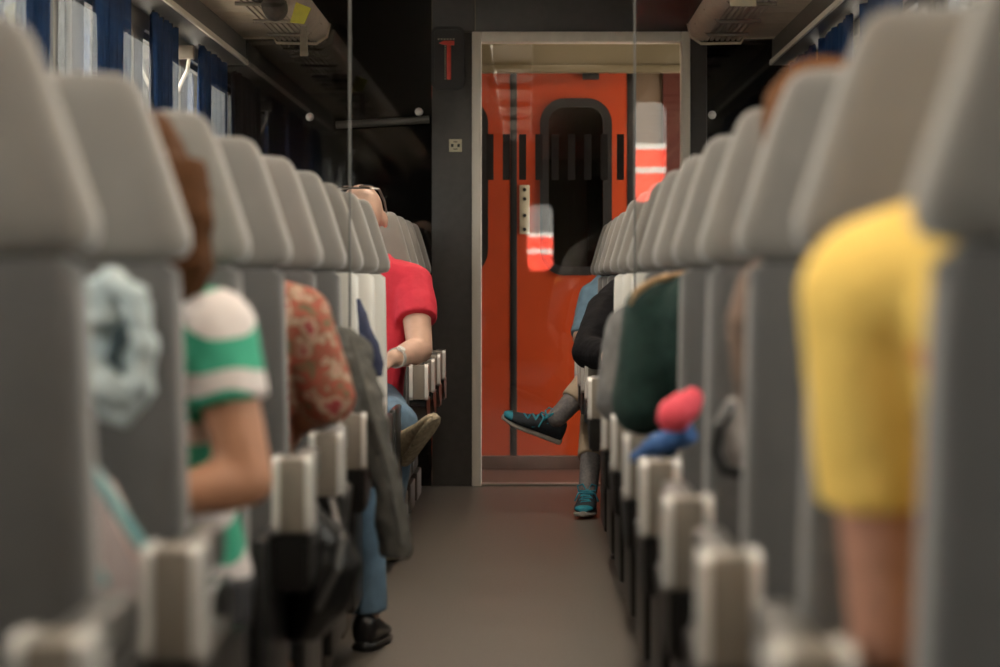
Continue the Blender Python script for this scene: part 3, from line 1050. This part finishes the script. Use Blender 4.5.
# man in red, facing the camera
d = AY[0]
J = seated(-0.665, d, 1, -1)
J.update(head=V((-0.640, 10.20, 1.262)), neck=V((-0.625, 10.30, 1.13)), look=V((-0.15, -1, -0.75)), chest=V((-0.60, 10.30, 0.87)),
         sh_a=at(413, 284, 10.25), el_a=at(420, 350, 10.08), wr_a=at(393, 359, 9.85), sh_w=V((-0.80, 10.32, 1.02)),
         hip_a=V((-0.58, 10.15, 0.55)), kn_a=at(398, 424, 9.62), an_a=at(398, 520, 9.55), hip_w=V((-0.74, 10.15, 0.57)), kn_w=V((-0.86, 9.75, 0.62)), an_w=at(399, 435, 9.58))
J['an_a'] = V((-0.53, 9.80, 0.10))
J['hd_a'] = V((-0.7, -0.3, -0.6))
red = person('bald man in a red T-shirt and jeans facing the camera, legs crossed', J, 'pale', T_RED, JEANS, hs=1.1, shoe_m=SOLE_T, sole=SOLE_T, sleeve=0.56, arm=1.22, flare=0.014, folds=0.012, trouser_end=0.97,
             shoes={'w': ((0.42, -0.62, 0.62), (-0.45, 0.2, 0.85))})
RJ = J

# yellow shirt, nearest bench on the right
d = RY[0]
J = seated(0.50, d, -1, 1)
J.update(sh_a=at(876, 294, 2.34), el_a=at(896, 640, 2.40), wr_a=V((0.42, 2.62, 0.62)), neck=V((0.46, 2.24, 1.13)), head=V((0.47, 2.22, 1.245)), chest=V((0.54, 2.30, 0.86)), pelvis=V((0.56, 2.37, 0.565)), hip_a=V((0.48, 2.40, 0.545)), sh_w=V((0.70, 2.28, 1.03)))
person('person in a bright yellow T-shirt, bare upper arm out in the aisle', J, 'rosy', T_YELLOW, DARKP, sleeve=0.58, hair=H_DARK, arm=1.04, flare=0.008, folds=0.008)

# brown hair over the third bench on the right
d = RY[2]
J = seated(0.50, d, -1, 1)
J.update(head=V((0.420, d + 0.28, 1.208)), neck=V((0.45, d + 0.29, 1.08)), chest=V((0.48, d + 0.33, 0.88)), sh_a=V((0.43, d + 0.33, 0.99)), el_a=V((0.42, d + 0.36, 0.74)), wr_a=V((0.46, d + 0.58, 0.66)), look=V((-0.3, 1, -0.1)))
person('person with auburn hair showing above the third seat on the right', J, 'rosy', T_BROWN, DARKP, sleeve=1.8, hair=H_TAN)

# dark green sweater
d = RY[4]
J = seated(0.46, d, -1, 1)
J.update(sh_a=at(661, 318, 5.45), el_a=at(643, 404, 5.42), wr_a=at(690, 420, 5.62), chest=V((0.43, d + 0.34, 0.86)), neck=V((0.44, d + 0.28, 1.06)), head=V((0.48, d + 0.25, 1.17)))
g = person('person in a dark green sweater with the elbow on the armrest', J, 'pale', T_DGREEN, DARKP, sleeve=1.85, hair=H_TAN, arm=1.22)
bm = bmesh.new()
tube(bm, [at(629, 306, 5.40), at(637, 292, 5.38), at(650, 282, 5.38), at(668, 277, 5.40), at(692, 272, 5.45)], [0.005, 0.007, 0.008, 0.008, 0.007], 10)
o = obj('collar', fuse(bm, 'collar', 0.005, 2, 0.008, 0.03), mat('tan_fleece', (0.42, 0.27, 0.14), 0.95, vary=0.25, scale=50), g)
o.matrix_parent_inverse = Matrix.Translation(-g.location)

# grey sweater
d = RY[5]
J = seated(0.46, d, -1, 1)
J.update(sh_a=at(636, 335, 6.30), el_a=at(623, 398, 6.25), wr_a=at(650, 410, 6.45), neck=V((0.45, d + 0.27, 1.05)), head=V((0.50, d + 0.24, 1.16)))
person('person in a grey sweater next to the dark green one', J, 'pale', T_GREY, DARKP, sleeve=1.85, hair=H_DARK, arm=1.2)

# black top, facing the camera
d = AY[0]
J = seated(0.47, d, -1, -1)
J.update(sh_a=at(607, 312, 10.2), el_a=at(589, 352, 9.98), wr_a=at(612, 357, 9.78), neck=V((0.42, 10.28, 1.03)), head=V((0.47, 10.25, 1.15)), chest=V((0.44, 10.28, 0.83)), sh_w=V((0.62, 10.3, 0.97)))
person('person in a black top resting an elbow on the armrest', J, 'pale', T_BLACK, DARKP, sleeve=1.9, hair=H_DARK, arm=1.25)

# denim shirt, beige trousers, teal-laced trainers
d = AY[3]
J = seated(0.48, d, -1, -1)
J.update(sh_a=at(593, 296, 12.38), el_a=at(581, 338, 12.25), wr_a=at(606, 352, 12.05), neck=V((0.43, 12.42, 1.06)), head=V((0.48, 12.42, 1.17)), chest=V((0.45, 12.38, 0.86)),
         hip_a=V((0.40, 12.25, 0.56)), kn_a=at(599, 370, 11.92), an_a=at(587, 474, 11.52), hip_w=V((0.56, 12.25, 0.58)), kn_w=at(618, 352, 11.80), an_w=at(556, 419, 11.62))
J['an_a'] = V((at(588, 474, 11.52).x, 11.52, 0.112))
person('man in a denim shirt and beige trousers, legs crossed, black trainers with teal laces', J, 'pale', T_DENIM, BEIGE_P, shoe_m=SNEAK, sole=SOLE_W, lace=TEAL, toe_cap=TEAL, sock=SOCK, sleeve=0.95, shoe_size=1.04,
       shoes={'w': ((-0.85, -0.20, 0.36), (0.40, -0.35, 0.85)), 'a': ((-0.12, -1, 0), (0, 0, 1))}, trouser_end=0.74)

# ------------------------------------------------------------------ sunglasses and watch of the man in red
look = RJ['look'].normalized()
up = (RJ['up'] - look * RJ['up'].dot(look)).normalized()
right = look.cross(up)


def HR(a, b, c):
    return RJ['head'] + (right * a + look * b + up * c) * 1.1


sg_ = empty('sunglasses')
GUN = mat('gunmetal_frame', (0.30, 0.28, 0.26), 0.3, metal=0.8, vary=0.1)
bm = bmesh.new()
tube(bm, [HR(-0.075, -0.015, 0.118), HR(-0.03, 0.002, 0.136), HR(0.03, 0.002, 0.136), HR(0.075, -0.015, 0.118)], 0.0045)
obj('frame', bm, GUN, sg_)
for e in (-1, 1):
    bm = bmesh.new()
    tube(bm, [HR(e * 0.075, -0.015, 0.118), HR(e * 0.089, -0.012, 0.070), HR(e * 0.090, -0.015, 0.02)], 0.0042)
    obj('temple', bm, GUN, sg_)
    bm = bmesh.new()
    c = HR(e * 0.036, 0.0, 0.138) + V((0, -0.018, 0.0))
    loft(bm, [[c + right * 0.030 * math.cos(t) + V((0, 0.022, -0.004)) * math.sin(t) + V((0, 0, 0.003 * q)) for t in [2 * PI * k / 16 for k in range(16)]] for q in (0, 1)])
    obj('lens', bm, 'blackglass', sg_)
settle(sg_, RJ['head'] + V((0, 0, 0.1)))
tag(sg_, 'dark sunglasses pushed up on the bald head of the man in red', 'sunglasses')
wt = empty('wristwatch')
wa = (RJ['wr_a'] - RJ['el_a']).normalized()
wp = RJ['wr_a'] - wa * 0.03
u, w_ = frame_of(wa)
bm = bmesh.new()
loft(bm, [[wp + wa * t + (u * math.cos(2 * PI * k / 20) + w_ * math.sin(2 * PI * k / 20)) * r for k in range(20)] for t, r in ((-0.009, 0.036), (-0.009, 0.039), (0.009, 0.039), (0.009, 0.036))])
obj('strap', bm, 'chrome', wt)
bm = bmesh.new()
n_ = (w_ * 0.4 + V((0.3, -0.8, 0.4))).normalized()
n_ = (n_ - wa * n_.dot(wa)).normalized()
cone(bm, wp + n_ * 0.036, 0.017, wp + n_ * 0.046, 0.015, 20, False, False)
obj('watch_face', bm, 'white', wt)
settle(wt, wp)
tag(wt, 'metal wristwatch on the arm of the man in red', 'watch')

# ------------------------------------------------------------------ curtains
def curtain(X, sg, y0, y1, label, zt=2.09, zb=0.80, sweep=0.0):
    root = empty('curtain', (X + sg * 0.055, (y0 + y1) / 2, zb))
    bm = bmesh.new()
    n, mz = 60, 12
    rows = []
    for j in range(mz + 1):
        t = j / mz
        z = (zt - zb) * (1 - t)
        row = []
        for i in range(n + 1):
            sct = i / n
            wid = (y1 - y0) * (1 - sweep * t)
            y = (y1 - y0) / 2 - wid * (1 - sct)
            row.append(V((sg * (0.024 * math.sin(sct * 2 * PI * 7) * (0.55 + 0.45 * t) + 0.008 * math.sin(sct * 31 + t * 3)), y, z)))
        rows.append(row)
    vr = [[bm.verts.new(p) for p in r] for r in rows]
    for a, b in zip(vr, vr[1:]):
        for i in range(n):
            bm.faces.new((a[i], a[i + 1], b[i + 1], b[i]))
    o = obj('cloth', bm, 'curtain', root, 80)
    sm = o.modifiers.new('thickness', 'SOLIDIFY')
    sm.thickness = 0.006
    for k in range(6):
        y = (y1 - y0) * (-0.45 + 0.18 * k)
        obj('hook', tube(bmesh.new(), [(0, y, zt - zb - 0.01), (0.0, y, zt - zb + 0.015)], 0.006, 6), 'rubber', root)
    return tag(root, label, 'curtain', 'navy window curtains')


curtain(XL, 1, 9.06, 9.88, 'wide navy curtain at the left, second window from the red-shirted end', sweep=0.15)
curtain(XL, 1, 10.45, 11.20, 'navy curtain on the left beside the small wall bracket', sweep=0.1)
curtain(XL, 1, 11.92, 13.0, 'navy curtain on the left next to the black end wall')
curtain(XL, 1, 7.72, 8.15, 'navy curtain farthest left in the picture')
curtain(XR, -1, 9.15, 10.3, 'navy curtain at the right, second window from the end wall')
curtain(XR, -1, 10.55, 11.75, 'navy curtain on the right nearer the end wall')
curtain(XR, -1, 11.92, 13.0, 'navy curtain on the right next to the black end wall')

# ------------------------------------------------------------------ end wall fittings
hb = empty('emergency_hammer', at(448, 90, Y_END - 0.01))
obj('case_frame', ring_plate(rrect(0.165, 0.315, 0.035, cz=0.158), rrect(0.135, 0.285, 0.022, cz=0.158), 0.03), 'rubber', hb).location = (0, -0.024, 0)
obj('case_back', fill_plate(rrect(0.14, 0.29, 0.02, cz=0.158), 0.01), mat('case_plastic', (0.018, 0.015, 0.013), 0.5, vary=0.1), hb).location = (0, -0.012, 0)
obj('hammer_handle', boxbm(-0.006, 0.016, -0.024, -0.013, 0.05, 0.235, 0.004), 'red', hb)
bm = bmesh.new()
loft(bm, [[V((x, y, z)) for x, z in ((-0.045, 0.232), (-0.02, 0.244), (0.032, 0.244), (0.032, 0.222), (-0.02, 0.224))] for y in (-0.026, -0.013)])
obj('hammer_head', bm, 'red', hb)
for k in range(15):
    z = 0.052 + k * 0.0125
    obj('outline_dot', boxbm(-0.017, -0.010, -0.016, -0.0125, z, z + 0.006), 'cream', hb)
for k in range(6):
    obj('outline_dot', boxbm(-0.05 + k * 0.015, -0.043 + k * 0.015, -0.016, -0.0125, 0.250, 0.256), 'cream', hb)
tag(hb, 'red emergency hammer in a dark case on the end wall', 'emergency hammer')
sw = empty('wall_switch', at(455.5, 152, Y_END - 0.005))
obj('plate', boxbm(-0.032, 0.032, -0.010, 0.0, 0, 0.064, 0.003), 'cream', sw)
for x in (-0.016, 0.016):
    obj('switch_button', boxbm(x - 0.006, x + 0.006, -0.014, -0.0095, 0.024, 0.040, 0.002), 'rubber', sw)
obj('switch_bar', boxbm(-0.010, 0.010, -0.013, -0.0095, 0.012, 0.016), 'rubber', sw)
obj('switch_bar', boxbm(-0.010, 0.010, -0.013, -0.0095, 0.048, 0.052), 'rubber', sw)
tag(sw, 'small square cream switch on the grey panel beside the door', 'switch')
hr = empty('handrail', at(390, 122, Y_END - 0.06))
bm = bmesh.new()
tube(bm, [(-0.27, 0, -0.015), (0.195, 0, 0.012)], 0.019, 12)
obj('bar', bm, 'wallgrey', hr)
for x, z in ((-0.22, -0.012), (0.17, 0.011)):
    obj('mount', tube(bmesh.new(), [(x, 0, z), (x, 0.065, z)], 0.012), 'rubber', hr)
tag(hr, 'grey handrail across the black glass of the end wall', 'handrail')

# luggage on the left rack with a yellow strap
bg_ = empty('travel_bag', (XL + 0.40, 11.3, 2.23))
bm = bmesh.new()
blob(bm, (0, 0, 0.14), 0.15, 0.32, 0.14)
blob(bm, (0.02, -0.12, 0.06), 0.09, 0.16, 0.09)
obj('bag_body', fuse(bm, 'bag', 0.012, 3, 0.02, 0.1), T_BLACK, bg_)
bm = bmesh.new()
p = at(275, 5, 11.2) - V(bg_.location)
blob(bm, p, 0.055, 0.12, 0.07)
obj('bag_flap', fuse(bm, 'flap', 0.008, 3, 0.02, 0.08), T_BLACK, bg_)
tag(bg_, 'black bag sagging through the slats of the left luggage rack', 'bag')
st = empty('luggage_strap', at(302, 30, 11.2))
bm = bmesh.new()
o0 = V(st.location)
pr = [at(290, 22, 11.2), at(296, 2, 11.2), at(311, 8, 11.2), at(304, 24, 11.2)]
loft(bm, [[q - o0 for q in pr], [q - o0 + V((0, 0.02, 0)) for q in pr]])
obj('yellow_band', bm, mat('yellow_webbing', (0.52, 0.50, 0.03), 0.7, vary=0.1), st)
bm = bmesh.new()
pr = [at(300, 26, 11.2), at(307, 26, 11.2), at(308, 56, 11.2), at(300, 56, 11.2)]
loft(bm, [[q - o0 for q in pr], [q - o0 + V((0, 0.012, 0)) for q in pr]])
obj('hanging_end', bm, mat('grey_webbing', (0.14, 0.12, 0.09), 0.8, vary=0.1), st)
tag(st, 'yellow and grey luggage strap dangling from the left rack', 'strap')
nt_ = empty('rack_sticker', at(743, 6, 10.9))
obj('plate', boxbm(-0.055, 0.055, -0.006, 0.0, -0.002, 0.05, 0.002), 'cream', nt_)
tag(nt_, 'small cream plate on the edge of the right luggage rack', 'sign')
bk = empty('wall_bracket', at(183, 66, 11.45))
obj('bracket_block', boxbm(-0.04, 0.05, -0.03, 0.03, 0.03, 0.09, 0.006), 'brushed', bk)
bm = bmesh.new()
tube(bm, [(0.03, 0, 0.05), (0.02, -0.005, -0.02), (-0.03, 0, -0.12)], 0.009)
obj('bracket_arm', bm, 'alu', bk)
tag(bk, 'small metal bracket with an arm between the left curtains', 'bracket')

# ------------------------------------------------------------------ clothes and bags on the seats
def drape(name, label, cat, stations, m, voxel=0.01, folds=0.03, fsize=0.07, smooth=4, base=None):
    """cloth hanging in folds: stations are (point, half width along u, half thickness) down its length"""
    root = empty(name)
    bm = bmesh.new()
    rings = []
    for k, (p, hx, hy, yaw) in enumerate(stations):
        p = V(p)
        c, s = math.cos(yaw), math.sin(yaw)
        r = []
        for i in range(20):
            a = 2 * PI * i / 20
            ca, sa = math.cos(a), math.sin(a)
            dx, dy = hx * ca, hy * sa
            r.append(p + V((dx * c - dy * s, dx * s + dy * c, 0)))
        rings.append(r)
    loft(bm, rings)
    o = obj('cloth', fuse(bm, name, voxel, smooth, folds, fsize), m, root)
    b = base or min((V(q[0]) for q in stations), key=lambda q: q.z)
    settle(root, b)
    tag(root, label, cat)
    return root


COAT = mat('grey_coat_cloth', (0.085, 0.081, 0.071), 0.95, vary=0.2, scale=16, bump=0.4, bscale=120)
c = drape('hanging_coat', 'dark grey coat hanging into the aisle beside the left seats', 'coat',
          [(at(343, 328, 6.42), 0.020, 0.03, 0.2), (at(352, 345, 6.40), 0.045, 0.05, 0.2), (at(364, 390, 6.34), 0.040, 0.07, 0.2), (at(378, 440, 6.30), 0.034, 0.07, 0.1),
           (at(388, 490, 6.28), 0.038, 0.07, 0.0), (at(394, 535, 6.28), 0.044, 0.07, 0.0), (at(397, 556, 6.28), 0.040, 0.07, 0.0)], COAT, 0.008, 0.03, 0.06)
bm = bmesh.new()
tube(bm, [at(352, 338, 6.31), at(366, 390, 6.25), at(381, 440, 6.21), at(393, 490, 6.19), at(402, 545, 6.19)], 0.007, 6)
o = obj('seam_edge', bm, COAT, c)
o.matrix_parent_inverse = Matrix.Translation(-c.location)
NAVY = mat('navy_cloth', (0.030, 0.036, 0.075), 0.9, vary=0.2, scale=20)
drape('navy_jacket', 'navy jacket end hanging against the white-backed left seat', 'jacket',
      [(at(358, 298, 7.50), 0.006, 0.012, 0), (at(363, 318, 7.48), 0.016, 0.02, 0), (at(369, 342, 7.47), 0.026, 0.025, 0), (at(374, 362, 7.47), 0.028, 0.025, 0), (at(379, 376, 7.47), 0.010, 0.015, 0)],
      NAVY, 0.005, 0.01, 0.05)
PALE = mat_pattern('pale_blue_cloth', [(0.0, (0.22, 0.30, 0.33)), (0.4, (0.40, 0.47, 0.48)), (0.6, (0.52, 0.58, 0.57)), (0.8, (0.35, 0.42, 0.45))], 22, 'noise', detail=4)
pj = empty('pale_jacket')
bm = bmesh.new()
blob(bm, at(112, 345, 3.50), 0.052, 0.035, 0.092)
tube(bm, [at(84, 300, 3.46), at(108, 280, 3.45), at(134, 298, 3.44), at(146, 340, 3.44), at(143, 385, 3.45), at(122, 418, 3.47), at(100, 412, 3.47)], [0.016, 0.022, 0.022, 0.018, 0.02, 0.016, 0.012], 10)
tube(bm, [at(86, 320, 3.46), at(104, 308, 3.45), at(118, 330, 3.46)], [0.022, 0.026, 0.01], 10)
tube(bm, [at(80, 372, 3.46), at(104, 384, 3.45), at(128, 402, 3.46)], [0.024, 0.026, 0.016], 10)
obj('cloth', fuse(bm, 'pale_jacket', 0.005, 2, 0.022, 0.035), PALE, pj)
bm = bmesh.new()
tube(bm, [at(130, 312, 3.455), at(122, 335, 3.455), at(112, 358, 3.455), at(124, 376, 3.46)], [0.008, 0.017, 0.014, 0.006], 10)
obj('dark_fold', fuse(bm, 'dark_fold', 0.005, 2, 0.006, 0.04), mat('dark_teal_fold', (0.05, 0.075, 0.085), 0.9, vary=0.2), pj)  # fold across the jacket, a strip in a darker teal
settle(pj, at(110, 420, 3.44))
tag(pj, 'pale blue jacket bunched on the back of a left seat', 'jacket')

pb = empty('shoulder_bag')
o0 = at(115, 600, 3.28)
bm = bmesh.new()
pr = [at(78, 462, 3.30), at(102, 478, 3.28), at(150, 575, 3.24), at(146, 605, 3.24), at(100, 600, 3.28), at(70, 540, 3.30)]
loft(bm, [[q for q in pr], [q + V((0, 0.07, 0)) for q in pr]])
bmesh.ops.bevel(bm, geom=bm.edges[:], offset=0.01, segments=2, affect='EDGES')
obj('bag_body', bm, mat('pale_pink_cloth', (0.50, 0.39, 0.36), 0.9, vary=0.15, scale=20), pb)
TRIM = mat('teal_webbing', (0.16, 0.36, 0.37), 0.8, vary=0.15)
bm = bmesh.new()
tube(bm, [at(78, 450, 3.25), at(98, 478, 3.23), at(128, 525, 3.21), at(152, 560, 3.20)], 0.0075, 8)
obj('strap', bm, TRIM, pb)
bm = bmesh.new()
tube(bm, [at(76, 540, 3.22), at(92, 562, 3.22), at(106, 585, 3.22)], 0.0075, 8)
obj('strap', bm, TRIM, pb)
settle(pb, o0)
tag(pb, 'pale pink bag with teal straps by the left seats', 'bag')

bb = drape('black_bag', 'black shoulder bag sagging from a left armrest above the jeans', 'bag',
           [(at(283, 478, 4.98), 0.020, 0.05, 0), (at(298, 505, 4.98), 0.045, 0.07, 0), (at(315, 535, 4.98), 0.065, 0.08, 0), (at(325, 565, 4.98), 0.070, 0.08, 0), (at(318, 610, 4.98), 0.060, 0.08, 0), (at(300, 640, 4.98), 0.03, 0.06, 0)],
           'black', 0.009, 0.02, 0.09)
bm = bmesh.new()
tube(bm, [at(332, 500, 5.2), at(342, 540, 4.92), at(338, 570, 4.88), at(318, 610, 4.88)], 0.006, 6)
o = obj('strap', bm, 'pad', bb)
o.matrix_parent_inverse = Matrix.Translation(-bb.location)

pk = empty('pink_pouch')
bm = bmesh.new()
blob(bm, at(675, 414, 4.72), 0.034, 0.04, 0.034)
blob(bm, at(684, 407, 4.73), 0.032, 0.035, 0.030)
blob(bm, at(692, 399, 4.74), 0.022, 0.03, 0.024)
PINK = mat('coral_pink_cloth', (0.72, 0.07, 0.10), 0.8, vary=0.12, scale=18)
obj('pouch', fuse(bm, 'pouch', 0.006, 3, 0.012, 0.05), PINK, pk)
settle(pk, at(678, 434, 4.72))
tag(pk, 'coral pink pouch lying over a right armrest', 'pouch')
bs = empty('blue_cloth')
bm = bmesh.new()
tube(bm, [at(632, 459, 4.88), at(648, 449, 4.84), at(668, 441, 4.78), at(690, 432, 4.74)], [0.010, 0.016, 0.024, 0.02], 10)
obj('cloth', fuse(bm, 'bluecloth', 0.005, 2, 0.012, 0.04), mat('blue_cloth', (0.05, 0.13, 0.33), 0.85, vary=0.15), bs)
settle(bs, at(650, 458, 4.82))
tag(bs, 'blue cloth under the pink pouch on the armrest', 'cloth')
gb = empty('grey_bag')
bm = bmesh.new()
blob(bm, at(735, 445, 4.20), 0.030, 0.03, 0.055)
blob(bm, at(733, 418, 4.22), 0.022, 0.025, 0.035)
obj('bag_body', fuse(bm, 'greybag', 0.006, 3, 0.012, 0.05), mat('grey_bag_cloth', (0.26, 0.235, 0.22), 0.9, vary=0.2), gb)
bm = bmesh.new()
tube(bm, [at(731, 405, 4.18), at(719, 425, 4.16), at(716, 452, 4.16), at(724, 470, 4.16), at(742, 474, 4.16)], 0.010, 8)
obj('strap', bm, 'black', gb)
settle(gb, at(735, 478, 4.2))
tag(gb, 'small grey bag with a black strap on the back of a right seat', 'bag')
